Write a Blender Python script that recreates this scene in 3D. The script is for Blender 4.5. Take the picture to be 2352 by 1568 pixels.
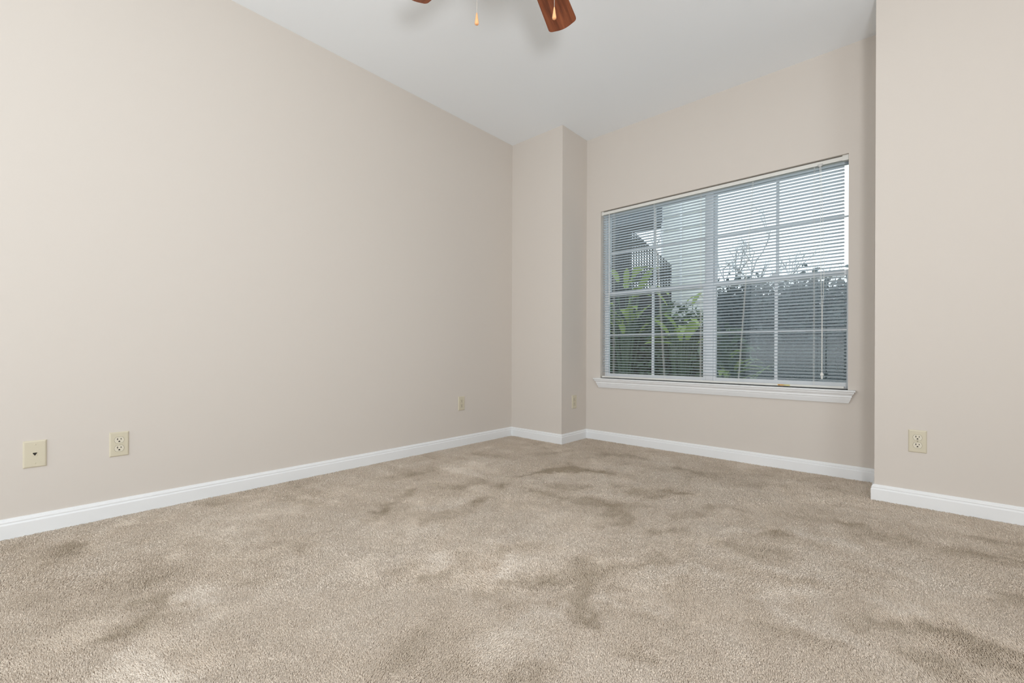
import bpy, math, random
import numpy as np
from mathutils import Vector, Matrix

for o in list(bpy.data.objects): bpy.data.objects.remove(o)
random.seed(7); rng = np.random.default_rng(11)
sc = bpy.context.scene
COL = sc.collection
PI = math.pi

# ------------------------------------------------------------------ geometry of the place (metres)
CAM_H = 0.78
XL, YB, XB, YW, XR, YR, H = -2.7927, 3.0969, -2.2185, 3.4776, -0.1529, 3.0829, 2.7078
XFAR, YREAR = 2.3, -2.1          # right and rear walls behind the camera
YAW, ROLL = 0.73396, 0.003825
F_PX = 1022.53

# ------------------------------------------------------------------ camera
cd = bpy.data.cameras.new('camera'); cam = bpy.data.objects.new('camera', cd); COL.objects.link(cam)
s_, c_ = math.sin(YAW), math.cos(YAW)
R0 = Vector((c_, s_, 0)); F0 = Vector((-s_, c_, 0)); U0 = Vector((0, 0, 1))
R1 = R0*math.cos(ROLL) + U0*math.sin(ROLL); U1 = U0*math.cos(ROLL) - R0*math.sin(ROLL)
M = Matrix((R1, U1, -F0)).transposed().to_4x4(); M.translation = Vector((0, 0, CAM_H))
cam.matrix_world = M
cd.sensor_width = 36; cd.lens = 36*F_PX/2352
cd.shift_x = 1/2352; cd.shift_y = (807.15-784)/2352
cd.clip_start = 0.05; cd.clip_end = 200
sc.camera = cam

# ------------------------------------------------------------------ world: bright overcast sky
w = bpy.data.worlds.new('overcast_sky'); sc.world = w; w.use_nodes = True
bg = w.node_tree.nodes['Background']
bg.inputs['Color'].default_value = (0.87, 0.955, 1.0, 1)
bg.inputs['Strength'].default_value = 1.9

# ------------------------------------------------------------------ lamps
def area(name, loc, target, sx, sy, power, col, shape='RECTANGLE'):
    d = bpy.data.lights.new(name, 'AREA'); d.energy = power; d.color = col
    d.shape = shape; d.size = sx
    if shape in ('RECTANGLE', 'ELLIPSE'): d.size_y = sy
    o = bpy.data.objects.new(name, d); COL.objects.link(o); o.location = loc
    o.rotation_euler = (Vector(target)-Vector(loc)).to_track_quat('-Z', 'Y').to_euler()
    return o
flash_pos = R0*0.30 - F0*0.42 + Vector((0, 0, 1.0))
area('photographers_flash', flash_pos, flash_pos+F0*3+R0*0.1+Vector((0,0,3.2)), 0.36, 0.36, 36, (0.98, 0.99, 1.0), 'DISK')
# ambient fill lamps, added at invented openings in the unseen rear and right walls
area('rear_fill_lamp', (-1.2, YREAR+0.05, 1.15), (-1.6, 3, 1.3), 2.2, 2.1, 19, (0.97, 0.99, 1.0))
area('side_fill_lamp', (XFAR-0.05, -0.95, 1.2), (-2.4, 0.2, 1.1), 1.8, 2.1, 24, (0.97, 0.99, 1.0))

sc.view_settings.view_transform = 'Standard'; sc.view_settings.look = 'None'
sc.view_settings.gamma = 1; sc.view_settings.exposure = 0.08
sc.view_settings.use_curve_mapping = False
sc.cycles.max_bounces = 10; sc.cycles.diffuse_bounces = 6; sc.cycles.transparent_max_bounces = 24
sc.cycles.glossy_bounces = 3; sc.cycles.caustics_reflective = False; sc.cycles.caustics_refractive = False

# ------------------------------------------------------------------ materials
def srgb(r, g, b):
    f = lambda v: (v/255/12.92) if v/255 <= 0.04045 else ((v/255+0.055)/1.055)**2.4
    return (f(r), f(g), f(b), 1)
class NT:
    def __init__(s, name):
        s.m = bpy.data.materials.new(name); s.m.use_nodes = True
        s.n = s.m.node_tree.nodes; s.l = s.m.node_tree.links
        s.b = s.n['Principled BSDF']; s.out = s.n['Material Output']
    def add(s, t, **kw):
        n = s.n.new(t)
        for k, v in kw.items():
            if k in n.inputs.keys(): n.inputs[k].default_value = v
            else: setattr(n, k, v)
        return n
    def link(s, a, b): s.l.new(a, b)
def mat(name, col, rough=0.6, metal=0.0, spec=0.3, bump=None, vary=None, emis=None):
    t = NT(name); b = t.b
    b.inputs['Base Color'].default_value = col; b.inputs['Roughness'].default_value = rough
    b.inputs['Metallic'].default_value = metal; b.inputs['Specular IOR Level'].default_value = spec
    tc = t.add('ShaderNodeTexCoord')
    if bump:
        n = t.add('ShaderNodeTexNoise', Scale=bump[0], Detail=3.0); t.link(tc.outputs['Object'], n.inputs['Vector'])
        bp = t.add('ShaderNodeBump', Strength=bump[1], Distance=bump[2]); t.link(n.outputs['Fac'], bp.inputs['Height'])
        t.link(bp.outputs['Normal'], b.inputs['Normal'])
    if vary:
        n = t.add('ShaderNodeTexNoise', Scale=vary[0], Detail=4.0); t.link(tc.outputs['Object'], n.inputs['Vector'])
        mx = t.add('ShaderNodeMix', data_type='RGBA')
        mx.inputs['A'].default_value = col; mx.inputs['B'].default_value = vary[1]
        t.link(n.outputs['Fac'], mx.inputs['Factor']); t.link(mx.outputs['Result'], b.inputs['Base Color'])
    return t.m
WALL = mat('greige_wall_paint', (0.665, 0.615, 0.565, 1), 0.75, spec=0.2, bump=(160, 0.06, 0.002))
CEIL = mat('white_ceiling_paint', (0.90, 0.93, 0.96, 1), 0.85, spec=0.15, bump=(120, 0.08, 0.002))
TRIM = mat('white_semigloss_trim', (0.83, 0.84, 0.85, 1), 0.38, spec=0.4)
IVORY = mat('ivory_plastic', (0.64, 0.585, 0.455, 1), 0.35, spec=0.4)
IVORY2 = mat('ivory_receptacle_plastic', (0.71, 0.66, 0.545, 1), 0.3, spec=0.45)
SLOT = mat('dark_socket_slot', (0.03, 0.026, 0.02, 1), 0.6)
BRASS = mat('brass_screw', (0.45, 0.42, 0.34, 1), 0.35, metal=0.8)
VINYL = mat('white_vinyl', (0.78, 0.80, 0.82, 1), 0.4, spec=0.35)
RAIL = mat('blind_rail_paint', (0.76, 0.755, 0.72, 1), 0.4, spec=0.35)
CORD = mat('white_cord', (0.80, 0.80, 0.77, 1), 0.8)
METAL = mat('brushed_nickel', (0.55, 0.54, 0.52, 1), 0.3, metal=1.0)
FOB = mat('light_maple_wood', (0.84, 0.44, 0.21, 1), 0.4, spec=0.4, vary=(60, (0.76, 0.37, 0.16, 1)))
CHAIN = mat('pull_chain_metal', (0.62, 0.58, 0.52, 1), 0.35, metal=0.7)
SUB = mat('gable_siding', (0.62, 0.66, 0.68, 1), 0.7)
# frosted glass bowl of the fan light (switched off)
OPAL = mat('opal_glass', (0.85, 0.84, 0.80, 1), 0.25, spec=0.5)
# blind slats: painted aluminium, thin enough to glow a little
def slat_mat():
    t = NT('blind_slat_paint'); b = t.b
    b.inputs['Base Color'].default_value = (0.88, 0.92, 0.94, 1); b.inputs['Roughness'].default_value = 0.4
    b.inputs['Specular IOR Level'].default_value = 0.3
    tr = t.add('ShaderNodeBsdfTranslucent', Color=(0.84, 0.91, 0.97, 1))
    mx = t.add('ShaderNodeMixShader'); mx.inputs[0].default_value = 0.42
    t.link(b.outputs[0], mx.inputs[1]); t.link(tr.outputs[0], mx.inputs[2]); t.link(mx.outputs[0], t.out.inputs[0])
    return t.m
SLAT = slat_mat()
def glass_mat():
    t = NT('window_glass'); t.n.remove(t.b)
    tr = t.add('ShaderNodeBsdfTransparent', Color=(0.95, 0.975, 0.98, 1)); g = t.add('ShaderNodeBsdfGlossy', Roughness=0.0)
    fr = t.add('ShaderNodeFresnel', IOR=1.45); mx = t.add('ShaderNodeMixShader')
    t.link(fr.outputs[0], mx.inputs[0]); t.link(tr.outputs[0], mx.inputs[1]); t.link(g.outputs[0], mx.inputs[2])
    t.link(mx.outputs[0], t.out.inputs[0]); return t.m
GLASS = glass_mat()
def screen_mat():
    t = NT('insect_screen_mesh'); b = t.b
    b.inputs['Base Color'].default_value = (0.125, 0.155, 0.18, 1); b.inputs['Roughness'].default_value = 0.8
    tr = t.add('ShaderNodeBsdfTransparent'); tl = t.add('ShaderNodeBsdfTranslucent', Color=(0.125, 0.16, 0.19, 1))
    m1 = t.add('ShaderNodeMixShader'); m1.inputs[0].default_value = 0.5
    t.link(b.outputs[0], m1.inputs[1]); t.link(tl.outputs[0], m1.inputs[2])
    m2 = t.add('ShaderNodeMixShader'); m2.inputs[0].default_value = 0.20
    t.link(tr.outputs[0], m2.inputs[1]); t.link(m1.outputs[0], m2.inputs[2]); t.link(m2.outputs[0], t.out.inputs[0]); return t.m
SCREEN = screen_mat()
def wood_mat():
    t = NT('reddish_walnut_blade'); b = t.b
    b.inputs['Roughness'].default_value = 0.38; b.inputs['Specular IOR Level'].default_value = 0.4
    tc = t.add('ShaderNodeTexCoord'); mp = t.add('ShaderNodeMapping'); mp.inputs['Scale'].default_value = (1.6, 26, 8)
    n = t.add('ShaderNodeTexNoise', Scale=1.6, Detail=6.0, Roughness=0.6, Distortion=0.6)
    r = t.add('ShaderNodeValToRGB'); e = r.color_ramp.elements
    e[0].position = 0.3; e[0].color = (0.10, 0.026, 0.010, 1); e[1].position = 0.72; e[1].color = (0.40, 0.125, 0.05, 1)
    x = r.color_ramp.elements.new(0.5); x.color = (0.25, 0.07, 0.028, 1)
    t.link(tc.outputs['Object'], mp.inputs['Vector']); t.link(mp.outputs[0], n.inputs['Vector'])
    t.link(n.outputs['Fac'], r.inputs[0]); t.link(r.outputs[0], b.inputs['Base Color']); return t.m
WOOD = wood_mat()
def carpet_mat(name, mult, bump):
    t = NT(name); b = t.b
    b.inputs['Roughness'].default_value = 0.95; b.inputs['Specular IOR Level'].default_value = 0.05
    at = t.add('ShaderNodeAttribute', attribute_name='nap')
    tc = t.add('ShaderNodeTexCoord')
    n = t.add('ShaderNodeTexNoise', Scale=230.0, Detail=2.0); t.link(tc.outputs['Object'], n.inputs['Vector'])
    r = t.add('ShaderNodeValToRGB'); e = r.color_ramp.elements
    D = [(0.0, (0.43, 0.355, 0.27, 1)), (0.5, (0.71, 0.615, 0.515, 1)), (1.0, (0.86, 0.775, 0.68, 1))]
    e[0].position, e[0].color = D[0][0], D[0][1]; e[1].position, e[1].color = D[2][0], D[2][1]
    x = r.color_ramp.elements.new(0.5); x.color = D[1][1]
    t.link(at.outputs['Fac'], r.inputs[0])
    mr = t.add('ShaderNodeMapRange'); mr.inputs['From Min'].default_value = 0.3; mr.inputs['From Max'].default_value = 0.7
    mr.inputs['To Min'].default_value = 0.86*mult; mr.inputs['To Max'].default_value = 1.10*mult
    t.link(n.outputs['Fac'], mr.inputs['Value'])
    v = t.add('ShaderNodeVectorMath', operation='SCALE'); t.link(r.outputs[0], v.inputs[0]); t.link(mr.outputs[0], v.inputs['Scale'])
    t.link(v.outputs[0], b.inputs['Base Color'])
    if bump:
        bp = t.add('ShaderNodeBump', Strength=0.6, Distance=0.004); t.link(n.outputs['Fac'], bp.inputs['Height'])
        t.link(bp.outputs['Normal'], b.inputs['Normal'])
    return t.m
CARPET = carpet_mat('beige_carpet_backing', 1.0, True)
PILE = carpet_mat('beige_carpet_pile', 1.12, False)
def leaf_mat(name, c1, c2, tl=0.35):
    t = NT(name); b = t.b; b.inputs['Roughness'].default_value = 0.5
    tc = t.add('ShaderNodeTexCoord'); n = t.add('ShaderNodeTexNoise', Scale=3.0, Detail=3.0); t.link(tc.outputs['Object'], n.inputs['Vector'])
    mx = t.add('ShaderNodeMix', data_type='RGBA'); mx.inputs['A'].default_value = c1; mx.inputs['B'].default_value = c2
    t.link(n.outputs['Fac'], mx.inputs['Factor']); t.link(mx.outputs['Result'], b.inputs['Base Color'])
    tr = t.add('ShaderNodeBsdfTranslucent'); t.link(mx.outputs['Result'], tr.inputs['Color'])
    m = t.add('ShaderNodeMixShader'); m.inputs[0].default_value = tl
    t.link(b.outputs[0], m.inputs[1]); t.link(tr.outputs[0], m.inputs[2]); t.link(m.outputs[0], t.out.inputs[0]); return t.m
LEAF_Y = leaf_mat('yellow_green_leaf', (0.34, 0.42, 0.10, 1), (0.16, 0.24, 0.07, 1))
LEAF_D = leaf_mat('dark_green_leaf', (0.035, 0.07, 0.035, 1), (0.07, 0.12, 0.06, 1), 0.2)
LEAF_B = leaf_mat('blue_green_needle', (0.055, 0.078, 0.08, 1), (0.10, 0.13, 0.14, 1), 0.2)
BARK = mat('grey_bark', (0.40, 0.39, 0.40, 1), 0.9, vary=(12, (0.26, 0.25, 0.25, 1)))
GRASS = mat('lawn_grass', (0.10, 0.16, 0.05, 1), 0.95, vary=(4, (0.16, 0.2, 0.08, 1)))
SIDING = mat('pale_siding', (0.80, 0.80, 0.77, 1), 0.6, vary=(2, (0.76, 0.77, 0.74, 1)))
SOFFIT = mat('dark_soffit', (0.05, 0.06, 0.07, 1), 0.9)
DARKWOOD = mat('dark_stained_wood', (0.024, 0.028, 0.028, 1), 0.95, spec=0.05, vary=(9, (0.036, 0.042, 0.04, 1)))

# ------------------------------------------------------------------ mesh helpers
class MB:
    def __init__(s): s.v = []; s.f = []
    def add(s, vs, fs):
        k = len(s.v); s.v += [tuple(p) for p in vs]; s.f += [tuple(i+k for i in f) for f in fs]
    def box(s, x0, x1, y0, y1, z0, z1, b=0.0):
        if b <= 0:
            v = [(x, y, z) for z in (z0, z1) for y in (y0, y1) for x in (x0, x1)]
            s.add(v, [(0, 2, 3, 1), (4, 5, 7, 6), (0, 1, 5, 4), (2, 6, 7, 3), (0, 4, 6, 2), (1, 3, 7, 5)])
        else:   # chamfered box
            bm = {}
            vs = []; cx = (x0, x1); cy = (y0, y1); cz = (z0, z1)
            def p(i, j, k, ax):
                q = [cx[i], cy[j], cz[k]]; sg = [1 if a == 0 else -1 for a in (i, j, k)]
                for t in range(3):
                    if t != ax: q[t] += sg[t]*b
                return tuple(q)
            idx = {}
            for i in (0, 1):
                for j in (0, 1):
                    for k in (0, 1):
                        for ax in range(3):
                            idx[(i, j, k, ax)] = len(vs); vs.append(p(i, j, k, ax))
            fs = []
            fs += [tuple(idx[(i, j, k, 0)] for j, k in ((0,0),(1,0),(1,1),(0,1))) for i in (0,1)]
            fs += [tuple(idx[(i, j, k, 1)] for i, k in ((0,0),(1,0),(1,1),(0,1))) for j in (0,1)]
            fs += [tuple(idx[(i, j, k, 2)] for i, j in ((0,0),(1,0),(1,1),(0,1))) for k in (0,1)]
            for i in (0,1):
                for j in (0,1): fs.append((idx[(i,j,0,0)], idx[(i,j,1,0)], idx[(i,j,1,1)], idx[(i,j,0,1)]))
            for i in (0,1):
                for k in (0,1): fs.append((idx[(i,0,k,0)], idx[(i,1,k,0)], idx[(i,1,k,2)], idx[(i,0,k,2)]))
            for j in (0,1):
                for k in (0,1): fs.append((idx[(0,j,k,1)], idx[(1,j,k,1)], idx[(1,j,k,2)], idx[(0,j,k,2)]))
            for i in (0,1):
                for j in (0,1):
                    for k in (0,1): fs.append((idx[(i,j,k,0)], idx[(i,j,k,1)], idx[(i,j,k,2)]))
            s.add(vs, fs)
    def tube(s, pts, r, n=8, cap=True):
        pts = [Vector(p) for p in pts]; rs = r if isinstance(r, (list, tuple)) else [r]*len(pts)
        rings = []; a = None
        for i, p in enumerate(pts):
            t = (pts[min(i+1, len(pts)-1)]-pts[max(i-1, 0)]).normalized()
            if a is None: a = t.orthogonal().normalized()
            a = (a - t*a.dot(t)).normalized(); b = t.cross(a)
            rings.append([p+(a*math.cos(2*PI*k/n)+b*math.sin(2*PI*k/n))*rs[i] for k in range(n)])
        vs = [q for rg in rings for q in rg]
        fs = [(i*n+k, i*n+(k+1) % n, (i+1)*n+(k+1) % n, (i+1)*n+k) for i in range(len(pts)-1) for k in range(n)]
        if cap: fs += [tuple(range(n))[::-1], tuple((len(pts)-1)*n+k for k in range(n))]
        s.add(vs, fs)
    def lathe(s, prof, c=(0, 0, 0), n=32):   # prof: (r, z)
        vs = [(c[0]+r*math.cos(2*PI*k/n), c[1]+r*math.sin(2*PI*k/n), c[2]+z) for r, z in prof for k in range(n)]
        fs = [(i*n+k, i*n+(k+1) % n, (i+1)*n+(k+1) % n, (i+1)*n+k) for i in range(len(prof)-1) for k in range(n)]
        fs += [tuple(range(n))[::-1], tuple((len(prof)-1)*n+k for k in range(n))]
        s.add(vs, fs)
    def prism(s, poly, d0, d1, axis=1):      # poly in (x, z), extruded along y
        n = len(poly)
        vs = [(x, d0, z) for x, z in poly]+[(x, d1, z) for x, z in poly]
        fs = [tuple(range(n)), tuple(range(n, 2*n))[::-1]]+[(i, n+i, n+(i+1) % n, (i+1) % n) for i in range(n)]
        s.add(vs, fs)
def obj(name, mb, m, parent=None, smooth=False, label=None, kind=None, xf=None):
    me = bpy.data.meshes.new(name)
    vs = mb.v
    if xf is not None: vs = [tuple(xf @ Vector(p)) for p in vs]
    if parent is not None:
        off = root_loc(parent); vs = [(p[0]-off[0], p[1]-off[1], p[2]-off[2]) for p in vs]
    me.from_pydata(vs, [], mb.f)
    me.update()
    import bmesh
    bm = bmesh.new(); bm.from_mesh(me); bmesh.ops.recalc_face_normals(bm, faces=bm.faces); bm.to_mesh(me); bm.free()
    me.materials.append(m)
    if smooth:
        me.polygons.foreach_set('use_smooth', [True]*len(me.polygons))
        me.set_sharp_from_angle(angle=math.radians(38))
    o = bpy.data.objects.new(name, me); COL.objects.link(o)
    if parent is not None: o.parent = parent
    if label: o['label'] = label
    if kind: o['kind'] = kind
    return o
def root_loc(o):
    v = Vector((0, 0, 0))
    while o is not None: v += o.location; o = o.parent
    return v
def thing(name, loc, label, cat, group=None, kind=None):
    o = bpy.data.objects.new(name, None); COL.objects.link(o); o.location = loc; o.empty_display_size = 0.1
    if label: o['label'] = label
    if cat: o['category'] = cat
    if group: o['group'] = group
    if kind: o['kind'] = kind
    return o
def tag(o, label, cat, group=None, kind=None):
    o['label'] = label; o['category'] = cat
    if group: o['group'] = group
    if kind: o['kind'] = kind
    return o
def struct(name, mb, m, label=None, smooth=False):
    return obj(name, mb, m, kind='structure', label=label, smooth=smooth)

# ------------------------------------------------------------------ room shell
T = 0.15
zf = -0.010      # carpet backing level; the pile tips stand near z = 0
b = MB(); b.box(XL-T, XL, YREAR-T, YW+T, zf, H+0.1); struct('wall_left', b, WALL, 'long greige painted wall on the left')
b = MB(); b.box(XL, XB, YB, YW+T, zf, H+0.05); struct('wall_corner', b, WALL, 'boxed-out wall corner between the left wall and the window wall')
WX0, WX1, WZ0, WZ1 = -2.0717, -0.3025, 0.548, 2.030
b = MB()
b.box(XB, WX0, YW, YW+T, zf, H+0.05); b.box(WX1, XR, YW, YW+T, zf, H+0.05)
b.box(WX0, WX1, YW, YW+T, zf, WZ0); b.box(WX0, WX1, YW, YW+T, WZ1, H+0.05)
struct('wall_back', b, WALL, 'greige wall around the wide window')
b = MB(); b.box(XR, XFAR+T, YR, YW+T, zf, H+0.05); struct('wall_right_front', b, WALL, 'greige wall that steps forward at the right of the window')
b = MB()
b.box(XFAR, XFAR+T, YREAR-T, -1.9, zf, H+0.05); b.box(XFAR, XFAR+T, 0.0, YR, zf, H+0.05); b.box(XFAR, XFAR+T, -1.9, 0.0, 2.3, H+0.05)
struct('wall_right', b, WALL)
b = MB()
b.box(XL, -2.4, YREAR-T, YREAR, zf, H+0.05); b.box(0.0, XFAR, YREAR-T, YREAR, zf, H+0.05); b.box(-2.4, 0.0, YREAR-T, YREAR, 2.3, H+0.05)
struct('wall_rear', b, WALL)
b = MB(); b.box(XL-T, XFAR+T, YREAR-T, YW+T, H, H+0.12); struct('ceiling', b, CEIL, 'flat white ceiling')

# baseboards: one swept profile per wall, mitred at the corners (d = distance from wall, z)
BP = [(0.0, -0.008), (0.014, -0.008), (0.0145, 0.052), (0.0135, 0.0555), (0.0105, 0.0585), (0.0105, 0.061), (0.0118, 0.064),
      (0.0105, 0.0685), (0.0065, 0.0715), (0.006, 0.0745), (0.0045, 0.077), (0.0, 0.078)]
def baseboard(name, p0, p1, n, m0, m1, label=None):
    """p0,p1 wall-foot points, n = room-side normal, m0/m1: miter sign (+1 inner corner shortens, -1 outer lengthens, 0 square)"""
    p0, p1, n = Vector(p0), Vector(p1), Vector(n); t = (p1-p0).normalized(); mb = MB(); k = len(BP)
    vs = []
    for e, (p, m) in enumerate(((p0, m0), (p1, m1))):
        for d, z in BP:
            q = p + n*d + t*(d*m if e == 0 else -d*m); vs.append((q.x, q.y, z))
    fs = [(i, i+1, k+i+1, k+i) for i in range(k-1)]+[tuple(range(k)), tuple(range(k, 2*k))]
    mb.add(vs, fs); return struct(name, mb, TRIM, label, smooth=False)
baseboard('baseboard_left', (XL, YREAR), (XL, YB), (1, 0), 1, 1, 'white baseboard along the left wall')
baseboard('baseboard_corner_front', (XL, YB), (XB, YB), (0, -1), 1, -1, 'short white baseboard on the front of the wall corner')
baseboard('baseboard_corner_side', (XB, YB), (XB, YW), (1, 0), -1, 1, 'short white baseboard on the side of the wall corner')
baseboard('baseboard_back', (XB, YW), (XR, YW), (0, -1), 1, 1, 'white baseboard under the window')
baseboard('baseboard_step', (XR, YW), (XR, YR), (-1, 0), 1, -1)
baseboard('baseboard_right_front', (XR, YR), (XFAR, YR), (0, -1), -1, 1, 'white baseboard on the wall right of the window')
baseboard('baseboard_right', (XFAR, YR), (XFAR, 0.0), (-1, 0), 1, 0)

# ------------------------------------------------------------------ carpet
# pile marks on the floor: x0, y0, x1, y1 (m), strength
NAP = [(-1.931,1.172,-2.053,1.47,-1.2),(-1.872,1.111,-1.902,1.199,-1.2),(-2.069,1.666,-1.915,1.684,-0.8),(-1.629,1.263,-1.637,1.358,-0.7),
  (-1.693,1.424,-1.667,1.542,-0.9),(-1.687,1.594,-1.764,1.903,-1),(-1.816,2.14,-1.756,2.516,-1.3),(-1.681,2.524,-1.438,2.532,-1.3),
  (-1.54,2.11,-1.389,2.171,-1),(-1.575,1.955,-1.407,1.956,-1),(-1.326,1.993,-1.16,2.044,-1),(-1.337,2.392,-1.21,2.414,-1),
  (-1.058,2.319,-0.971,2.514,-1.3),(-1.1,1.938,-0.993,2.163,-1),(-1.038,1.772,-0.993,1.982,-0.9),(-0.874,1.823,-0.785,1.958,-0.8),
  (-1.319,1.466,-1.372,2.028,-0.6),(-1.254,1.161,-1.227,1.24,-0.8),(-1.244,1.284,-1.147,1.457,-0.9),(-1.263,1.08,-1.166,1.12,-1),
  (-1.221,0.956,-1.225,1.031,-1),(-1.014,1.033,-0.914,1.254,-1.4),(-0.898,1.051,-0.803,1.222,-1),(-0.931,1.335,-0.924,1.41,-1),
  (-0.823,1.278,-0.774,1.242,-1),(-0.843,1.351,-0.718,1.633,-1),(-0.787,1.13,-0.682,1.094,-1.5),(-0.696,1.313,-0.605,1.319,-1),
  (-1.381,0.905,-1.389,1.017,-0.7),(-0.721,0.827,-0.691,0.894,-1),(-0.537,1.049,-0.5,1.092,-1),(-0.478,2.233,-0.398,2.223,-1.1),
  (-0.581,1.914,-0.385,1.988,-0.9),(-0.754,2.366,-0.671,2.391,-1),(-0.292,2.792,-0.154,2.868,-0.9),(-0.208,2.509,-0.169,2.545,-1),
  (-0.121,2.453,-0.017,2.471,-0.8),(-0.17,2.051,-0.069,2.056,-1),(-0.329,1.749,-0.256,1.828,-0.9),(-0.101,1.643,0.001,1.672,-1.3),
  (0.063,1.747,0.138,1.744,-1.4),(0.166,2.102,0.267,2.17,-1.3),(0.188,2.737,0.339,2.759,-0.9),(0.109,2.472,0.314,2.56,-1),(0.013,1.551,0.07,1.582,-1),
  (0.115,1.66,0.181,1.677,-1.1),(-0.22,1.435,-0.144,1.447,-0.8),(-2.482,0.11,-2.485,0.177,-1.1),(-2.397,0.083,-2.416,0.119,-0.9),
  (-1.756,0.251,-1.704,0.317,-1.4),(-1.609,0.192,-1.649,0.255,-1.3),(-1.656,0.504,-1.633,0.551,-0.9),(-1.607,0.328,-1.59,0.358,-0.7),
  (-1.923,0.682,-1.8,0.768,-0.5),(-2.632,-0.034,-2.669,0.024,-0.8),(-2.618,0.298,-2.321,0.328,-0.6),(-2.712,0.666,-2.595,0.792,-0.6),
  (-2.633,1.098,-2.351,1.095,-0.6),(-2.599,0.966,-2.283,0.973,-0.5),(-1.742,3.067,-1.48,3.117,-0.8),(-1.168,2.985,-0.942,2.978,-0.8),
  (-2.137,2.699,-1.982,2.946,-0.8),(-2.48,2.378,-2.19,2.456,-0.7),(-1.145,1.266,-1.026,1.131,1.2),(-0.705,1.264,-0.616,1.345,1.2),
  (-0.819,1.1,-0.823,0.851,1.2),(-0.358,2.279,-0.156,2.288,1),(-0.386,1.852,-0.232,1.907,1.1),(-0.373,1.609,-0.257,1.777,1),
  (-0.54,2.093,-0.468,2.242,0.8),(-0.291,1.549,-0.15,1.509,1),(-0.033,1.825,0.001,1.825,1),(-1.72,0.358,-1.661,0.488,1.2),(-1.478,0.182,-1.483,0.206,1),
  (-2.605,0.271,-2.305,0.309,0.7),(-1.374,0.207,-1.312,0.245,1),(-1.675,1.087,-1.541,1.242,0.8),(-1.773,1.401,-1.743,1.706,0.8),
  (-1.267,1.341,-1.203,1.553,0.6),(-0.684,1.444,-0.632,1.618,1),(-0.621,1.674,-0.527,1.67,0.8),(-1.304,1.493,-1.37,2.081,0.4),
  (-1.356,1.072,-1.272,1.077,1),
  (-1.778,2.315,-1.613,2.526,-1.00),(-1.201,2.311,-1.036,2.519,-0.90),(-1.155,2.013,-1.063,2.189,-0.80),(-0.853,2.127,-0.743,2.350,-0.90),(-0.713,2.255,-0.603,2.280,-0.70),(-0.915,1.885,-0.752,1.923,-0.70),(-0.777,2.935,-0.582,2.996,-0.50),(-0.463,2.139,-0.314,2.187,-0.70),(-0.527,1.992,-0.455,2.177,-0.90),(-1.168,2.985,-0.819,3.092,-0.40),(-0.752,1.168,-0.675,1.192,-0.80),(-1.919,1.877,-1.950,1.730,-0.60)]
def smoothnoise(x, y, scale, seed):
    g = np.random.default_rng(seed).standard_normal((64, 64))
    u = x/scale+31.7; v = y/scale+17.3
    i = np.floor(u).astype(int); j = np.floor(v).astype(int); fu = u-i; fv = v-j
    fu = fu*fu*(3-2*fu); fv = fv*fv*(3-2*fv); g_ = lambda a, c: g[a % 64, c % 64]
    return (g_(i, j)*(1-fu)*(1-fv)+g_(i+1, j)*fu*(1-fv)+g_(i, j+1)*(1-fu)*fv+g_(i+1, j+1)*fu*fv)
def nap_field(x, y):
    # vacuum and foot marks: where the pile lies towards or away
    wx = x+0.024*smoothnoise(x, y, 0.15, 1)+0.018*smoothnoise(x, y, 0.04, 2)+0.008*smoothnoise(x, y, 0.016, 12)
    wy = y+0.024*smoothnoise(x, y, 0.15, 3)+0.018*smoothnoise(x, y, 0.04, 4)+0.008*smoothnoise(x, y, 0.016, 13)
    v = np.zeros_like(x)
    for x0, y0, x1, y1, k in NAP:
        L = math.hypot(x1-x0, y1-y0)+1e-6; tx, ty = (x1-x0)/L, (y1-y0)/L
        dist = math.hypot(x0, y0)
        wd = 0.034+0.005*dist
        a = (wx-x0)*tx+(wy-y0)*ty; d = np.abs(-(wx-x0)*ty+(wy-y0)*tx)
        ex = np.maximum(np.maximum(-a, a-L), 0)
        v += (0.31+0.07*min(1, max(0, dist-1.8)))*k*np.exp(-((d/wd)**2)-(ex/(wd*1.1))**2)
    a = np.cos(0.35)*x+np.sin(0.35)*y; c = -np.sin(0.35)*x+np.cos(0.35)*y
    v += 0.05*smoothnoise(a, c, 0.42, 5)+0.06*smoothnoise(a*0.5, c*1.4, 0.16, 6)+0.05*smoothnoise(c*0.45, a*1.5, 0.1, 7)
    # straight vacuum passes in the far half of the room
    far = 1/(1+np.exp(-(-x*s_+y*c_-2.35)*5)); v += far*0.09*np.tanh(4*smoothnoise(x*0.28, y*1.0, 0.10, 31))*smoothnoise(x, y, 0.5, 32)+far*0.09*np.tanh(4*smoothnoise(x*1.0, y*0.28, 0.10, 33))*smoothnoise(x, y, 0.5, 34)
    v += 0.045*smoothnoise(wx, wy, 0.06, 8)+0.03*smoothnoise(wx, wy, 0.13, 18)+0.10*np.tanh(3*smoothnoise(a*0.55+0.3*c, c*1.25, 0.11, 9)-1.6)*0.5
    return np.clip(0.61+v, 0, 1)
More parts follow.
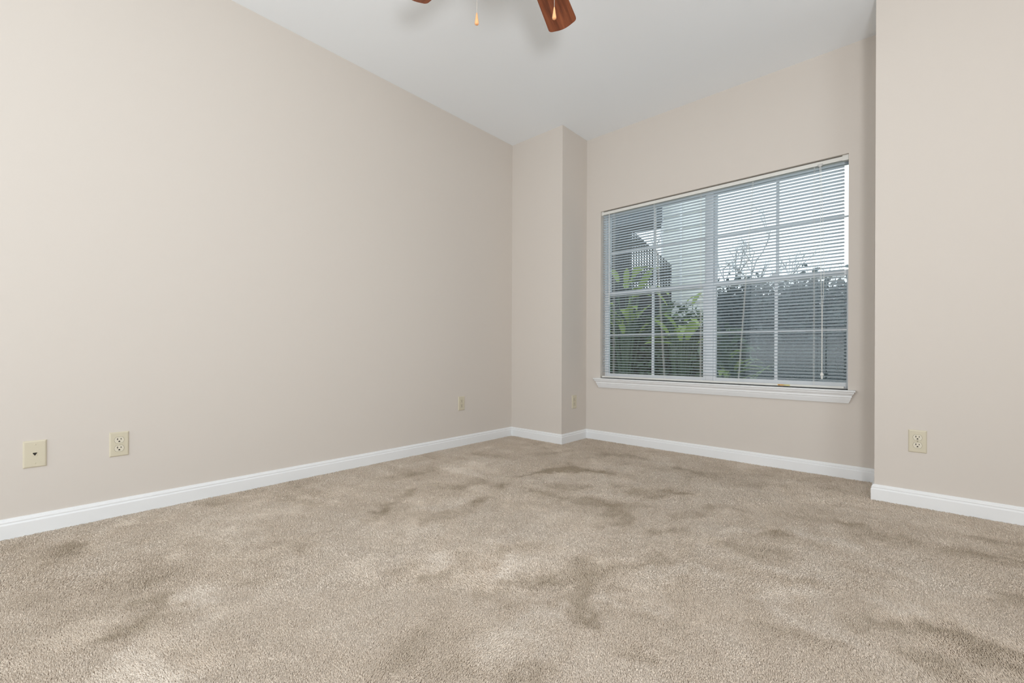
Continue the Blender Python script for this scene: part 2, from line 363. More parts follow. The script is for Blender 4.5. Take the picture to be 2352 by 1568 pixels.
def np_mesh(name, V, polys_idx, totals, m, nap=None, kind=None, smooth=False):
    me = bpy.data.meshes.new(name)
    me.vertices.add(len(V)); me.vertices.foreach_set('co', V.astype(np.float32).ravel())
    me.loops.add(len(polys_idx)); me.loops.foreach_set('vertex_index', polys_idx.astype(np.int32))
    me.polygons.add(len(totals)); st = np.concatenate(([0], np.cumsum(totals)[:-1]))
    me.polygons.foreach_set('loop_start', st.astype(np.int32))
    if smooth: me.polygons.foreach_set('use_smooth', np.ones(len(totals), bool))
    me.update(calc_edges=True)
    if nap is not None:
        at = me.attributes.new('nap', 'FLOAT', 'POINT'); at.data.foreach_set('value', nap.astype(np.float32))
    me.materials.append(m)
    o = bpy.data.objects.new(name, me); COL.objects.link(o)
    if kind: o['kind'] = kind
    return o
# floor slab surface as a grid carrying the nap field
gx = np.arange(XL-0.02, XFAR+0.03, 0.03); gy = np.arange(YREAR-0.02, YW+0.03, 0.03)
GX, GY = np.meshgrid(gx, gy, indexing='ij'); nx, ny = GX.shape
V = np.stack([GX.ravel(), GY.ravel(), np.full(GX.size, zf)], 1)
ii, jj = np.meshgrid(np.arange(nx-1), np.arange(ny-1), indexing='ij'); q = (ii*ny+jj).ravel()
polys = np.stack([q, q+ny, q+ny+1, q+1], 1).ravel()
fl = np_mesh('floor', V, polys, np.full(len(q), 4), CARPET, nap_field(V[:, 0], V[:, 1]), 'structure')
fl['label'] = 'beige carpeted floor'
# the pile: individual leaning tufts
def pile():
    P = []
    for (d0, d1, sp) in ((0.60, 1.45, 0.0031), (1.45, 2.3, 0.0043), (2.3, 5.2, 0.0058), (None, 0, 0.0075)):
        xs = np.arange(XL+0.012, XFAR-0.02, sp); ys = np.arange(YREAR+0.015, YW-0.012, sp)
        X, Y = np.meshgrid(xs, ys, indexing='ij'); X = X.ravel(); Y = Y.ravel()
        X = X+rng.uniform(-0.5, 0.5, X.size)*sp; Y = Y+rng.uniform(-0.5, 0.5, Y.size)*sp
        dep = -X*s_+Y*c_; lat = X*c_+Y*s_
        inside = (dep >= 0.60) & (dep < 5.2) & (np.abs(lat) < dep*1.24+0.06)
        k = ~inside if d0 is None else inside & (dep >= d0) & (dep < d1)    # coarser tufts beyond the part of the floor the photo shows
        k &= (X > XL+0.014) & (X < XFAR-0.016) & (Y < YW-0.015)
        k &= ~((X < XB+0.016) & (Y > YB-0.016)) & ~((X > XR-0.016) & (Y > YR-0.016))
        P.append(np.stack([X[k], Y[k], np.full(k.sum(), sp)], 1))
    P = np.concatenate(P); x, y, sp = P.T; n = len(P)
    nap = nap_field(x, y)
    ang = 2.4+0.75*smoothnoise(x, y, 0.30, 21)+0.5*smoothnoise(x, y, 0.07, 22)+rng.normal(0, 0.6, n)
    lean = (0.0028+0.0026*rng.random(n))*(0.5+1.0*nap)*np.clip(sp/0.0031, 1, 1.5)
    hgt = 0.0080+rng.normal(0, 0.0009, n)+0.0008*smoothnoise(x, y, 0.03, 23)
    r = sp*0.55*(0.85+0.3*rng.random(n)); tw = rng.uniform(0, 2*PI, n)
    dx, dy = np.cos(ang), np.sin(ang)
    V = np.zeros((n, 7, 3))
    for k in range(3):
        a = tw+2*PI*k/3
        V[:, k, 0] = x+r*np.cos(a); V[:, k, 1] = y+r*np.sin(a); V[:, k, 2] = zf
        a = a+0.5
        V[:, 3+k, 0] = x+dx*lean*0.45+0.92*r*np.cos(a); V[:, 3+k, 1] = y+dy*lean*0.45+0.92*r*np.sin(a); V[:, 3+k, 2] = zf+hgt*0.62
    V[:, 6, 0] = x+dx*lean*1.35; V[:, 6, 1] = y+dy*lean*1.35; V[:, 6, 2] = zf+hgt
    f = np.array([0, 1, 4, 3, 1, 2, 5, 4, 2, 0, 3, 5, 3, 4, 6, 4, 5, 6, 5, 3, 6])
    idx = (np.arange(n)[:, None]*7+f[None]).ravel()
    tot = np.tile([4, 4, 4, 3, 3, 3], n)
    o = np_mesh('carpet_pile', V.reshape(-1, 3), idx, tot, PILE, np.repeat(np.clip(nap+rng.normal(0, 0.03, n), 0, 1), 7), 'stuff', True)
    tag(o, 'cut pile of the beige carpet, streaked by vacuum and foot marks', 'carpet')
    return o
pile()

# ------------------------------------------------------------------ wall plates (local: x right, z up, room side = -y)
def wall_xf(loc, facing):
    ang = {'+x': PI/2, '-y': 0.0}[facing]
    return Matrix.Translation(loc) @ Matrix.Rotation(ang, 4, 'Z')
def plate_mb(wd=0.070, ht=0.1145):
    mb = MB(); prof = [(0, 0), (0, 0.0022), (0.0035, 0.0052), (0.006, 0.0056)]
    rings = []
    for ins, d in prof:
        X, Z = wd/2-ins, ht/2-ins
        rings.append([(-X, -d, -Z), (X, -d, -Z), (X, -d, Z), (-X, -d, Z)])
    vs = [p for r_ in rings for p in r_]; n = len(rings)
    fs = [(i*4+k, i*4+(k+1) % 4, (i+1)*4+(k+1) % 4, (i+1)*4+k) for i in range(n-1) for k in range(4)]
    fs += [(0, 3, 2, 1), tuple((n-1)*4+k for k in range(4))]
    mb.add(vs, fs); return mb
def recept_outline(r=0.0172, h=0.0138, grow=0.0):
    pts = []
    a0 = math.asin(h/r)
    for k in range(13): a = -a0+2*a0*k/12; pts.append(((r+grow)*math.cos(a), (r+grow)*math.sin(a) if abs(a) < a0-1e-6 else math.copysign(h+grow, a)))
    for k in range(13): a = PI-a0+2*a0*k/12; pts.append(((r+grow)*math.cos(a), (r+grow)*math.sin(a)))
    return pts
def screw(mb, x, z, y, r=0.0031):
    n = 16; vs = [(x+r*math.cos(2*PI*k/n), y, z+r*math.sin(2*PI*k/n)) for k in range(n)]
    vs += [(x+r*0.7*math.cos(2*PI*k/n), y-0.0011, z+r*0.7*math.sin(2*PI*k/n)) for k in range(n)]
    mb.add(vs, [(k, (k+1) % n, n+(k+1) % n, n+k) for k in range(n)]+[tuple(range(n, 2*n))])
def outlet(loc, facing, label, screwmat, face=None, group='duplex power outlets'):
    face = face or IVORY2
    r = thing('power_outlet', loc, label, 'outlet', group)
    xf = wall_xf(loc, facing)
    obj('wall_plate', plate_mb(), IVORY, r, xf=xf)
    for sz in (0.0197, -0.0197):
        g = MB(); g.prism([(x, z+sz) for x, z in recept_outline(grow=0.0011)], -0.0050, -0.00585)
        f = MB(); f.prism([(x, z+sz) for x, z in recept_outline()], -0.0050, -0.0073)
        fo = obj('receptacle', f, face, r, xf=xf, label='pale oval socket face')
        obj('socket_rim', g, mat_rim, fo, xf=xf)
        q = MB()
        q.box(-0.0078, -0.0048, -0.0075, -0.0055, sz+0.0000, sz+0.0086); q.box(0.0050, 0.0077, -0.0075, -0.0055, sz+0.0010, sz+0.0076)
        pts = [(0.0034*math.cos(a), sz-0.0066+0.0030*math.sin(a)) for a in [PI*k/8 for k in range(9)]]+[(-0.0034, sz-0.0094), (0.0034, sz-0.0094)]
        q.prism(pts, -0.0055, -0.0075)
        obj('slot', q, SLOT, fo, xf=xf, label='dark plug slots')
    s = MB(); screw(s, 0, 0, -0.0056); obj('screw', s, screwmat, r, xf=xf)
    return r
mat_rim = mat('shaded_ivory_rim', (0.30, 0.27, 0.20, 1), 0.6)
outlet((XL, 0.3218, 0.3357), '+x', 'ivory duplex outlet on the left wall, just right of the phone jack', IVORY2)
outlet((XL, 2.4730, 0.3480), '+x', 'small far ivory duplex outlet on the left wall near the corner', IVORY, IVORY)
outlet((XB, 3.2845, 0.3400), '+x', 'ivory outlet seen edge-on on the side of the wall corner', IVORY, IVORY)
outlet((0.0178, YR, 0.3295), '-y', 'ivory duplex outlet on the wall right of the window', BRASS)
jl = (XL, 0.0494, 0.3345); xf = wall_xf(jl, '+x')
r = thing('phone_jack', jl, 'ivory phone jack plate at the far left of the left wall', 'phone jack')
obj('wall_plate', plate_mb(0.070, 0.1145), IVORY, r, xf=xf)
q = MB(); q.box(-0.0085, 0.0085, -0.0064, -0.005, -0.0095, 0.0075, 0.0006); jf = obj('jack_face', q, IVORY, r, xf=xf)
q = MB(); q.prism([(-0.0062, 0.0058), (0.0062, 0.0058), (0.0062, 0.0024), (0.0040, -0.0010), (0.0018, -0.0056), (-0.0018, -0.0056), (-0.0040, -0.0010), (-0.0062, 0.0024)], -0.0058, -0.0067)
obj('socket_opening', q, SLOT, jf, xf=xf, label='dark stepped socket opening')
for z in (0.040, -0.040):
    q = MB(); screw(q, 0.001, z, -0.0056, 0.0028); obj('screw', q, IVORY, r, xf=xf)

# ------------------------------------------------------------------ window_1: two double-hung units side by side
YG = YW+0.088      # inner face of the lower sashes
win = thing('window_1', ((WX0+WX1)/2, YW, WZ0), 'wide double window behind a white mini blind', None, None, 'structure')
ML, MR = -1.205, -1.125
b = MB()
b.box(WX0-0.03, WX0+0.012, YG-0.004, YG+0.058, WZ0-0.01, WZ1+0.01); b.box(WX1-0.005, WX1+0.03, YG-0.004, YG+0.058, WZ0-0.01, WZ1+0.01)
b.box(WX0, WX1, YG-0.004, YG+0.058, WZ0-0.01, WZ0+0.014); b.box(WX0, WX1, YG-0.004, YG+0.058, WZ1-0.012, WZ1+0.02)
obj('window_frame', b, VINYL, win)
b = MB(); b.box(ML+0.012, MR-0.012, YG-0.006, YG+0.06, WZ0+0.014, WZ1-0.012, 0.002); obj('mullion', b, VINYL, win)
def sash(name, x0, x1, z0, z1, y0, st_l, st_r, rb, rt, muntz, screen=False):
    yb = y0+0.026; b = MB()
    b.box(x0, x0+st_l, y0, yb, z0, z1, 0.0015); b.box(x1-st_r, x1, y0, yb, z0, z1, 0.0015)
    b.box(x0+st_l, x1-st_r, y0+0.001, yb-0.001, z0, z0+rb, 0.0015); b.box(x0+st_l, x1-st_r, y0+0.001, yb-0.001, z1-rt, z1, 0.0015)
    s = obj(name, b, VINYL, win)
    cx = (x0+st_l+x1-st_r)/2; m = MB()
    m.box(cx-0.0095, cx+0.0095, y0+0.006, y0+0.020, z0+rb, z1-rt); obj('muntin', m, VINYL, s)
    m = MB(); m.box(x0+st_l, x1-st_r, y0+0.0065, y0+0.0195, muntz-0.0045, muntz+0.0045); obj('muntin', m, VINYL, s)
    g = MB(); g.box(x0+st_l-0.002, x1-st_r+0.002, y0+0.0125, y0+0.0135, z0+rb-0.002, z1-rt+0.002)
    obj('pane', g, GLASS, s)
    return s
MEET = 1.305
sash('lower_sash', WX0+0.012, ML+0.012, WZ0+0.014, MEET+0.012, YG, 0.022, 0.020, 0.026, 0.036, 0.930)
sash('lower_sash', MR-0.012, WX1-0.005, WZ0+0.014, MEET+0.012, YG, 0.020, 0.010, 0.026, 0.036, 0.930)
sash('upper_sash', WX0+0.012, ML+0.012, MEET-0.018, WZ1-0.012, YG+0.028, 0.020, 0.016, 0.034, 0.014, 1.668)
sash('upper_sash', MR-0.012, WX1-0.005, MEET-0.018, WZ1-0.012, YG+0.028, 0.016, 0.003, 0.034, 0.014, 1.668)
for x in (-1.63, -0.73):
    b = MB(); b.box(x-0.028, x+0.028, YG-0.004, YG+0.018, MEET+0.012, MEET+0.020, 0.001); b.box(x-0.006, x+0.03, YG-0.010, YG+0.004, MEET+0.018, MEET+0.026, 0.001)
    obj('sash_lock', b, VINYL, win)
for x0, x1 in ((MR-0.006, WX1-0.008),):
    b = MB(); b.box(x0, x1, YG+0.0555, YG+0.0560, WZ0+0.014, MEET+0.01); obj('insect_screen', b, SCREEN, win, label='grey insect screen over the right lower sash')
# stool and crown-profile apron
st = [(-0.115, WZ0-0.012), (0.0455, WZ0-0.012), (0.0495, WZ0-0.008), (0.0500, WZ0-0.004), (0.0475, WZ0), (-0.115, WZ0)]
ap = [(0.0, WZ0-0.012), (0.043, WZ0-0.012), (0.041, WZ0-0.022), (0.033, WZ0-0.030), (0.0300, WZ0-0.036), (0.0305, WZ0-0.044), (0.026, WZ0-0.049),
      (0.0255, WZ0-0.053), (0.022, WZ0-0.062), (0.0155, WZ0-0.076), (0.0125, WZ0-0.083), (0.0, WZ0-0.083)]
def wrap(prof):
    mb = MB(); k = len(prof); vs = []
    for px, py, sx in ((WX0+0.004, YW, -1), (WX0+0.004, YW, -1), (WX1-0.008, YW, 1), (WX1-0.008, YW, 1)):
        pass
    cols = [lambda d: (WX0+0.004-d, YW), lambda d: (WX0+0.004-d, YW-d), lambda d: (WX1-0.008+d, YW-d), lambda d: (WX1-0.008+d, YW)]
    for c in cols:
        for d, z in prof:
            x, y = c(max(d, 0)); vs.append((x, y, z))
    fs = [(c*k+i, c*k+i+1, (c+1)*k+i+1, (c+1)*k+i) for c in range(3) for i in range(k-1)]
    fs += [tuple(range(k)), tuple(range(3*k, 4*k))]
    mb.add(vs, fs); return mb
b = wrap([(0.0, WZ0-0.012), (0.0455, WZ0-0.012), (0.0495, WZ0-0.009), (0.0500, WZ0-0.005), (0.0480, WZ0-0.001), (0.046, WZ0), (0.0, WZ0)])
b.box(WX0+0.001, WX1-0.001, YW-0.001, YG-0.005, WZ0-0.010, WZ0+0.0)
sill = obj('window_sill', b, TRIM, win)
obj('apron', wrap(ap), TRIM, sill)

# ------------------------------------------------------------------ mini blind
YS = YW+0.030; BX0, BX1 = WX0+0.010, -0.326
bl = thing('window_blind', ((BX0+BX1)/2, YS, WZ1), 'white aluminium mini blind with open slats hanging in the window', 'window blind')
b = MB(); hz1 = WZ1-0.007; hz0 = hz1-0.026
b.box(WX0+0.004, WX1-0.004, YS-0.014, YS-0.0128, hz0, hz1); b.box(WX0+0.004, WX1-0.004, YS+0.0128, YS+0.014, hz0, hz1)
b.box(WX0+0.004, WX1-0.004, YS-0.014, YS+0.014, hz0, hz0+0.0012)
hr = obj('head_rail', b, RAIL, bl)
for x0, x1 in ((WX0+0.001, WX0+0.020), (WX1-0.034, WX1-0.001)):
    b = MB(); b.box(x0, x1, YS-0.0165, YS+0.016, hz0-0.002, WZ1-0.001, 0.001); obj('mounting_bracket', b, RAIL, hr)
PITCH = 0.0219; zb = WZ0+0.004
NSL = 64; z_first = 1.985
b = MB()
TZ = ((0.55, 14), (0.80, 13), (1.10, 13), (1.40, 14), (2.05, 16))   # the ladder hangs a little twisted: slats close towards the top
for i in range(NSL):
    z = z_first-i*PITCH
    tilt = math.radians(float(np.interp(z, [a for a, _ in TZ], [t for _, t in TZ])))
    prof = []
    for k in range(7):
        u = -1+2*k/6; y = 0.0125*u; zz = 0.0026*(1-u*u)
        prof.append((y*math.cos(tilt)+zz*math.sin(tilt), zz*math.cos(tilt)-y*math.sin(tilt)))
    jz = random.uniform(-0.0006, 0.0006); jx = random.uniform(-0.001, 0.001)
    xs = [BX0+jx, (BX0*2+BX1)/3, (BX0+BX1*2)/3, BX1+jx]
    vs = []; th = 0.0003
    for x in xs:
        sag = jz*math.sin(3*(x-BX0))
        vs += [(x, YS+y, z+zz+sag) for y, zz in prof]+[(x, YS+y, z+zz+sag-th) for y, zz in prof[::-1]]
    n = 14
    fs = [(c*n+k, c*n+(k+1) % n, (c+1)*n+(k+1) % n, (c+1)*n+k) for c in range(3) for k in range(n)]
    fs += [tuple(range(n)), tuple(range(3*n, 4*n))]
    b.add(vs, fs)
obj('slats', b, SLAT, bl, smooth=True)
b = MB()
pr = [(-0.012, 0), (-0.0135, 0.003), (-0.0135, 0.011), (-0.0115, 0.0145), (0.0115, 0.0145), (0.0135, 0.011), (0.0135, 0.003), (0.012, 0)]
vs = [(x, YS+y, zb+z) for x in (BX0-0.002, BX1+0.001) for y, z in pr]
b.add(vs, [(k, (k+1) % 8, 8+(k+1) % 8, 8+k) for k in range(8)]+[tuple(range(8)), tuple(range(8, 16))])
br = obj('bottom_rail', b, RAIL, bl)
LAD = [(-1.9532, -1.9532, -1.9532), (-1.584, -1.4935, -1.584), (-1.21, -1.21, -1.215), (-0.8493, -0.9422, -0.85), (-0.4849, -0.4849, -0.487)]
for xt, xb, xp in LAD:
    b = MB()
    for dy in (-0.0138, 0.0138):
        for dx in (-0.0022, 0.0022):
            b.tube([(xt+dx, YS+dy, hz0), (xb+dx, YS+dy, zb+0.012)], 0.00045, 5)
    b.tube([(xt, YS, hz0), (xb, YS, zb+0.012)], 0.0008, 5)
    n = int((z_first-zb)/PITCH)
    for i in range(NSL):
        z = z_first-i*PITCH-0.0006; f = (hz0-z)/(hz0-zb); x = xt+(xb-xt)*f
        b.tube([(x-0.0022, YS-0.0138, z+0.001), (x-0.0022, YS+0.0138, z-0.001)], 0.0005, 4)
    obj('ladder_cord', b, CORD, bl)
    b = MB(); b.box(xp-0.006, xp+0.006, YS-0.0145, YS-0.0130, zb+0.0015, zb+0.0125, 0.0006); obj('cord_plug', b, RAIL, br)
# lift cords with tassel, hanging from the cord lock at the right
b = MB(); b.box(-0.466, -0.438, YS-0.018, YS-0.012, hz0-0.004, hz0+0.010, 0.001); b.box(-0.462, -0.442, YS-0.0175, YS+0.004, hz0-0.007, hz0, 0.001); obj('cord_lock', b, METAL, hr)
yc = YW+0.008
b = MB()
b.tube([(-0.454, YS-0.018, hz0+0.004), (-0.452, yc, hz0-0.06), (-0.446, yc, 1.35), (-0.441, yc, 1.06), (-0.440, yc, 0.66)], 0.0014, 6)
b.tube([(-0.449, YS-0.018, hz0+0.004), (-0.446, yc-0.001, hz0-0.06), (-0.427, yc-0.001, 1.35), (-0.436, yc-0.001, 1.06), (-0.437, yc-0.001, 0.66)], 0.0014, 6)
lc = obj('lift_cord', b, CORD, bl)
b = MB(); b.lathe([(0.0015, 0.046), (0.0045, 0.040), (0.0105, 0.026), (0.0095, 0.022), (0.005, 0.019), (0.0055, 0.0), (0.003, -0.002)], (-0.438, yc-0.004, 0.612), 16); obj('tassel', b, CORD, lc, smooth=True)
b = MB(); b.tube([(-1.992, YS-0.020, hz0+0.006), (-1.992, YS-0.022, hz0-0.012), (-1.990, YW+0.004, hz0-0.02), (-1.988, YW+0.006, 1.19)], 0.0022, 6); obj('tilt_wand', b, CORD, bl)
# orange warning label on the bottom rail
LX0, LX1 = -0.690, -0.618
LBL = mat('orange_label', (0.80, 0.42, 0.10, 1), 0.5); LBL2 = mat('yellow_label', (0.66, 0.58, 0.22, 1), 0.5); INK = mat('label_ink', (0.06, 0.03, 0.01, 1), 0.6)
b = MB(); b.box(LX0, LX0+0.036, YS-0.0142, YS-0.0136, zb+0.003, zb+0.0118); lab = obj('warning_label', b, LBL, br, label='orange warning sticker')
b = MB(); b.box(LX0+0.036, LX1, YS-0.0142, YS-0.0136, zb+0.003, zb+0.0118); obj('label_text_field', b, LBL2, lab)
b = MB(); b.prism([(LX0+0.004, zb+0.0042), (LX0+0.013, zb+0.0042), (LX0+0.0085, zb+0.0108)], YS-0.0143, YS-0.0145); obj('warning_triangle', b, INK, lab)
fc = bpy.data.curves.new('warning_text', 'FONT'); fc.body = 'WARNING'; fc.size = 0.0062; fc.extrude = 0.00005
tmp = bpy.data.objects.new('tmp', fc); COL.objects.link(tmp); bpy.context.view_layer.update()
me = bpy.data.meshes.new_from_object(tmp.evaluated_get(bpy.context.evaluated_depsgraph_get())); bpy.data.objects.remove(tmp)
me.transform(Matrix.Translation((LX0+0.016, YS-0.0144, zb+0.0052)) @ Matrix.Rotation(PI/2, 4, 'X')); me.transform(Matrix.Translation(-root_loc(lab)))
me.materials.clear(); me.materials.append(INK)
to = bpy.data.objects.new('warning_text', me); COL.objects.link(to); to.parent = lab

# ------------------------------------------------------------------ ceiling fan (mostly above the frame)
HX, HY = -1.053, 1.194; ZBL = 2.348
fan = thing('ceiling_fan', (HX, HY, H), 'reddish-brown bladed ceiling fan with two wooden-fobbed pull chains', 'ceiling fan')
b = MB(); b.lathe([(0.075, 0.0), (0.074, -0.02), (0.055, -0.055), (0.018, -0.062), (0.013, -0.062), (0.013, -0.20)], (HX, HY, H)); obj('canopy', b, METAL, fan, smooth=True)
b = MB(); b.lathe([(0.013, 0.16), (0.04, 0.15), (0.105, 0.125), (0.118, 0.09), (0.118, 0.04), (0.10, 0.015), (0.06, 0.0), (0.06, -0.055), (0.085, -0.062), (0.085, -0.075)], (HX, HY, ZBL+0.005)); obj('motor_housing', b, METAL, fan, smooth=True)
b = MB(); b.lathe([(0.138, -0.075), (0.142, -0.083), (0.140, -0.095), (0.128, -0.125), (0.10, -0.15), (0.06, -0.166), (0.012, -0.172)], (HX, HY, ZBL)); obj('glass_bowl', b, OPAL, fan, smooth=True)
pitch = math.radians(-11)
def blade_outline():
    pts = []; L0, L1 = 0.155, 0.612; w0, w1 = 0.046, 0.0685; rc = 0.022
    pts.append((L0, -w0)); pts.append((L0+0.08, -w0-0.008))
    # tip: shallow arc between two rounded corners
    for k in range(7):
        a = -PI/2+PI/2*k/6*0.88; pts.append((L1-0.012-rc+rc*math.cos(a), -w1+rc+rc*math.sin(a)))
    for k in range(1, 8):
        v = -1+2*k/8; pts.append((L1-0.011*abs(v)**2-0.0, (w1-rc)*v*0.96))
    for k in range(7):
        a = PI/2*0.12+PI/2*0.88*k/6; pts.append((L1-0.012-rc+rc*math.cos(a), w1-rc+rc*math.sin(a)))
    pts.append((L0+0.08, w0+0.008)); pts.append((L0, w0))
    return pts
out = blade_outline(); n = len(out)
bmb = MB(); bmb.add([(x, y, -0.003) for x, y in out]+[(x, y, 0.003) for x, y in out], [tuple(range(n))[::-1], tuple(range(n, 2*n))]+[(i, (i+1) % n, n+(i+1) % n, n+i) for i in range(n)])
imb = MB()
imb.box(0.095, 0.19, -0.014, 0.014, -0.0085, -0.0035, 0.001); imb.box(0.18, 0.245, -0.032, 0.032, -0.0075, -0.0035, 0.001)
for k in range(5):
    ang = math.radians(110+72*k)
    xf = Matrix.Rotation(ang, 4, 'Z') @ Matrix.Rotation(pitch, 4, 'X')
    for nm, src, m in (('blade', bmb, WOOD), ('blade_iron', imb, METAL)):
        o = obj(nm, src, m); o.parent = fan; o.matrix_local = Matrix.Translation((0, 0, ZBL-H)) @ xf
        if nm == 'blade': bo = o
        else: o.parent = bo; o.matrix_local = Matrix.Identity(4)
for (x, y, ztop, zbot) in ((-1.1620, 1.0955, 2.262, 1.947), (-0.9450, 1.2660, 2.262, 1.954)):
    b = MB(); zt = zbot+0.042
    b.tube([(x, y, zt-0.002), (x, y, ztop+0.02)], 0.0008, 6)
    k = 0; z = zt
    while z < ztop: b.lathe([(0.0003, 0.0009), (0.0011, 0.0), (0.0003, -0.0009)], (x, y, z), 6); z += 0.0030
    b.tube([(x, y, ztop+0.02), (HX+(x-HX)*0.6, HY+(y-HY)*0.6, ztop+0.035)], 0.001, 6)
    ch = obj('pull_chain', b, CHAIN, fan)
    b = MB(); b.lathe([(0.0011, 0.0435), (0.0022, 0.041), (0.0034, 0.034), (0.0050, 0.022), (0.0070, 0.010), (0.0074, 0.006), (0.0066, 0.0022), (0.0042, 0.0002), (0.0018, 0.0), (0.0016, 0.002)], (x, y, zbot), 24)
    obj('fob', b, FOB, ch, smooth=True, label='light wooden fob')

# ------------------------------------------------------------------ outdoors
GZ = -0.35
b = MB(); b.box(-30, 30, YW+T+0.05, 40, GZ-0.1, GZ); tag(obj('lawn', b, GRASS), 'dark grass strip outside the window', 'lawn', kind='structure')
# neighbouring building: pale lapped siding, corner boards and a dark roof overhang
nb = thing('neighbouring_building', (-3.0, 7.5, GZ), 'pale-sided neighbouring building seen through the left window unit', 'building')
b = MB(); z = GZ
while z < 5.2:
    b.add([(-3.23, 7.5, z), (-2.44, 7.5, z), (-2.44, 7.49, z+0.0), (-3.23, 7.49, z)], [(0, 1, 2, 3)])
    b.add([(-3.23, 7.485, z), (-2.44, 7.485, z), (-2.44, 7.5, z+0.115), (-3.23, 7.5, z+0.115)], [(0, 1, 2, 3)]); z += 0.115
b.box(-3.23, -2.44, 7.502, 7.80, GZ, 5.3)
obj('siding_wall', b, SIDING, nb)
for x in (-2.925, -3.25, -2.465):
    b = MB(); b.box(x, x+0.035, 7.465, 7.486, GZ, 5.2); obj('corner_board', b, TRIM, nb)
b = MB()
b.prism([(-6.8, 3.05), (-3.235, 3.02), (-3.235, 5.6), (-6.8, 5.6)], 7.2, 7.75)
obj('roof_overhang', b, SOFFIT, nb)
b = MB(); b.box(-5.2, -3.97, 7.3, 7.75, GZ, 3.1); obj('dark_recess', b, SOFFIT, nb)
# dark trellis with square holes, leaning behind the shrubs
tr = MB()
def lat_in(x, z):   # outline of the trellis panel (x, z), rounded top left, reaching the building on the right
    return x > -3.86 and x < -2.80 and z > 1.79 and z < 2.72-1.05*max(0, x+3.40) and z < 2.72+0.5*(x+3.86)
sp = 0.046; x = -3.90
while x < -2.80:
    z = 0.6
    while z < 3.0:
        if lat_in(x, z):
            tr.box(x, x+sp, 6.80, 6.812, z, z+0.020)
            tr.box(x, x+0.021, 6.80, 6.812, z+0.020, z+sp)
        z += sp
    x += sp
tr.box(-3.90, -2.80, 6.80, 6.82, -0.35, 1.80)
tag(obj('garden_trellis', tr, DARKWOOD), 'dark square-holed trellis behind the leafy shrub, seen through the blind', 'trellis')

def leaf(mb, p, d, up, L, W, curl=0.25, n=5):
    d = Vector(d).normalized(); side = d.cross(Vector(up)).normalized(); nn = side.cross(d)
    vs = []
    for i in range(n+1):
        t = i/n; wd = W*math.sin(PI*min(1, t*0.92+0.08))**0.8*(1-0.25*t)
        q = Vector(p)+d*L*t-Vector((0, 0, 1))*curl*L*t*t
        vs += [q-side*wd/2+nn*0.12*wd, q, q+side*wd/2+nn*0.12*wd]
    fs = []
    for i in range(n):
        for k in (0, 1): fs.append((i*3+k, i*3+k+1, (i+1)*3+k+1, (i+1)*3+k))
    mb.add(vs, fs)
def broad_plant(name, base, h, nl, L, W, m, label, cat='plant', spread=1.0, group=None, seed=1):
    rd = random.Random(seed); r = thing(name, base, label, cat, group)
    st = MB(); lf = MB()
    for i in range(nl):
        a = rd.uniform(0, 2*PI); hh = h*rd.uniform(0.62, 1.0); rr = spread*rd.uniform(0.05, 0.30)
        top = Vector(base)+Vector((math.cos(a)*rr, math.sin(a)*rr*0.6, hh))
        st.tube([base, (Vector(base)+top)/2+Vector((0, 0, 0.1*hh)), top], [0.012, 0.009, 0.004], 5)
        leaf(lf, top, (math.cos(a), math.sin(a)*0.6, rd.uniform(0.1, 1.3)), (0, 0, 1), L*rd.uniform(0.7, 1.1), W*rd.uniform(0.7, 1.1), rd.uniform(0.2, 0.6))
    obj('stem', st, LEAF_D, r); obj('foliage', lf, m, r, smooth=True)
    return r
broad_plant('leafy_shrub', (-3.02, 5.75, GZ), 2.20, 34, 0.42, 0.13, LEAF_Y, 'tall yellow-green leafy shrub outside the left window unit', spread=1.0, seed=3)
broad_plant('leafy_shrub', (-2.22, 5.75, GZ), 1.92, 18, 0.46, 0.14, LEAF_Y, 'yellow-green leafy shrub in front of the pale siding', spread=0.9, seed=5)
broad_plant('leafy_shrub', (-1.75, 6.0, GZ), 1.15, 26, 0.40, 0.10, LEAF_Y, 'low yellow-green shrub outside the centre of the window', spread=1.1, seed=9)
def bushy(name, c, rx, ry, rz, n, L, m, label, cat='shrub', seed=1, group=None):
    """dense bush: trunk + a cloud of small leaves filling an ellipsoid"""
    r = thing(name, (c[0], c[1], GZ), label, cat, group); g = np.random.default_rng(seed)
    st = MB(); st.tube([(c[0], c[1], GZ), (c[0], c[1], c[2]+rz*0.5)], [0.07, 0.02], 6)
    for k in range(9):
        a = k*0.7; st.tube([(c[0], c[1], GZ+0.4+0.1*k), (c[0]+rx*0.7*math.cos(a), c[1]+ry*0.7*math.sin(a), c[2]+rz*0.5*math.sin(k*1.7))], [0.03, 0.008], 5)
    obj('trunk', st, BARK, r)
    p = g.normal(size=(n, 3)); p /= np.linalg.norm(p, axis=1)[:, None]; p *= (g.random((n, 1))**0.45)*(1+0.12*g.normal(size=(n, 1)))
    P = p*np.array([rx, ry, rz])+np.array([c[0], c[1], c[2]-GZ])*1.0-np.array([c[0], c[1], 0])
    P = P[P[:, 2] > 0.02]; k = len(P)
    d = g.normal(size=(k, 3)); d /= np.linalg.norm(d, axis=1)[:, None]; e = np.cross(d, g.normal(size=(k, 3))); e /= np.linalg.norm(e, axis=1)[:, None]
    LL = L*(0.6+0.8*g.random((k, 1))); V = np.stack([P, P+d*LL*0.5+e*LL*0.22, P+d*LL, P+d*LL*0.5-e*LL*0.22], 1).reshape(-1, 3)
    o = np_mesh('foliage', V, np.arange(k*4), np.full(k, 4), m); o.parent = r
    return r
bushy('evergreen_bush', (-3.9, 6.22, 0.55), 1.0, 0.45, 0.95, 9000, 0.12, LEAF_D, 'dark evergreen bush low outside the left window unit', seed=2)
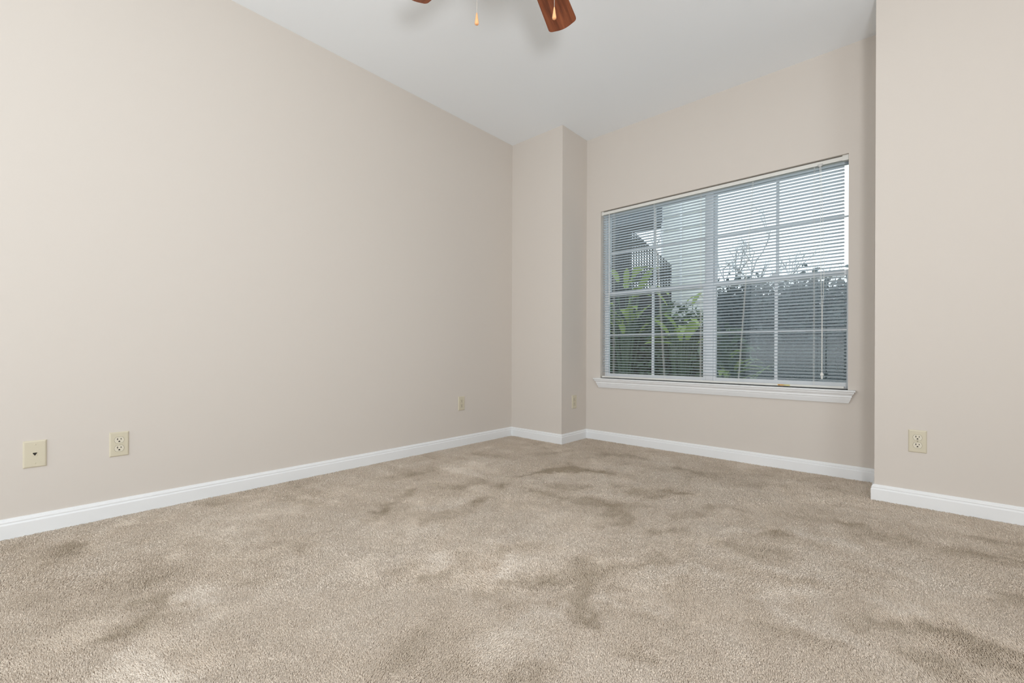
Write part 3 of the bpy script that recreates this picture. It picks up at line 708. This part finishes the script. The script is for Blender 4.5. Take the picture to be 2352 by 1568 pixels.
bushy('evergreen_bush', (-2.6, 6.25, 0.50), 0.95, 0.45, 0.85, 9000, 0.12, LEAF_D, 'dark evergreen bush below the pale siding', seed=4)
# blue-green hedge trees behind the right window unit
for i, (x, y, hz, lab) in enumerate(((-3.75, 10.6, 0.97, 'blue-green hedge tree just right of the window mullion, leftmost of the dense row'),
                                (-2.65, 10.3, 0.93, 'blue-green hedge tree left of the right unit\'s centre muntin, below the bare branches'),
                                (-1.60, 10.6, 0.97, 'blue-green hedge tree right of the right unit\'s centre muntin'),
                                (-0.55, 10.3, 0.92, 'blue-green hedge tree behind the white lift cord, rightmost of the dense row'))):
    bushy('hedge_tree', (x, y, hz), 0.92, 0.75, 1.30, 9500, 0.15, LEAF_B, lab, 'tree', 30+i, 'hedge trees beyond the right window unit')
# dark board fence in front of the hedge
fe = thing('board_fence', (-1.3, 9.2, GZ), 'dark upright-board fence low behind the right window unit', 'fence')
b = MB(); x = -4.4
while x < 1.4:
    h_ = 0.92+random.uniform(-0.01, 0.01); b.prism([(x, GZ), (x+0.135, GZ), (x+0.135, h_), (x+0.0675, h_+0.03), (x, h_)], 9.2, 9.22); x += 0.150
obj('boards', b, DARKWOOD, fe)
b = MB(); b.box(-4.4, 1.4, 9.222, 9.26, 0.7, 0.78); b.box(-4.4, 1.4, 9.222, 9.26, -0.1, -0.02); obj('rail', b, DARKWOOD, fe)
# bare-branched trees against the sky
def bare_tree(base, h, seed, label, lean=0.0):
    rd = random.Random(seed); mb = MB()
    def grow(p, d, L, r, lev):
        d = d.normalized(); pts = [p]; q = p.copy(); dd = d.copy()
        for i in range(3):
            dd = (dd+Vector((rd.uniform(-.22, .22), rd.uniform(-.15, .15), rd.uniform(-.05, .18)))).normalized(); q = q+dd*L/3; pts.append(q.copy())
        mb.tube(pts, [r, r*0.85, r*0.7, r*0.5], 5 if lev > 1 else 8)
        if lev >= 5: return
        for k in range(3 if lev < 4 else 4):
            t = rd.uniform(0.35, 1.0); i = min(2, int(t*3)); s = pts[i].lerp(pts[i+1], t*3-i)
            a = rd.uniform(0, 2*PI); nd = (dd*0.9+Vector((math.cos(a), 0.5*math.sin(a), rd.uniform(-.1, .6)))*0.85).normalized()
            grow(s, nd, L*rd.uniform(0.52, 0.76), r*0.61, lev+1)
    b0 = Vector(base); grow(b0, Vector((lean, 0, 1)), h*0.40, 0.055, 0)
    r = thing('bare_tree', base, label, 'tree', 'bare trees against the sky')
    obj('branches', mb, BARK, r); return r
bare_tree((-3.62, 12.9, GZ), 6.5, 4, 'leafless thin-branched tree rising left of centre behind the right window unit', 0.03)
bare_tree((-2.85, 13.3, GZ), 6.2, 12, 'shorter leafless tree behind the centre muntin of the right window unit', 0.05)
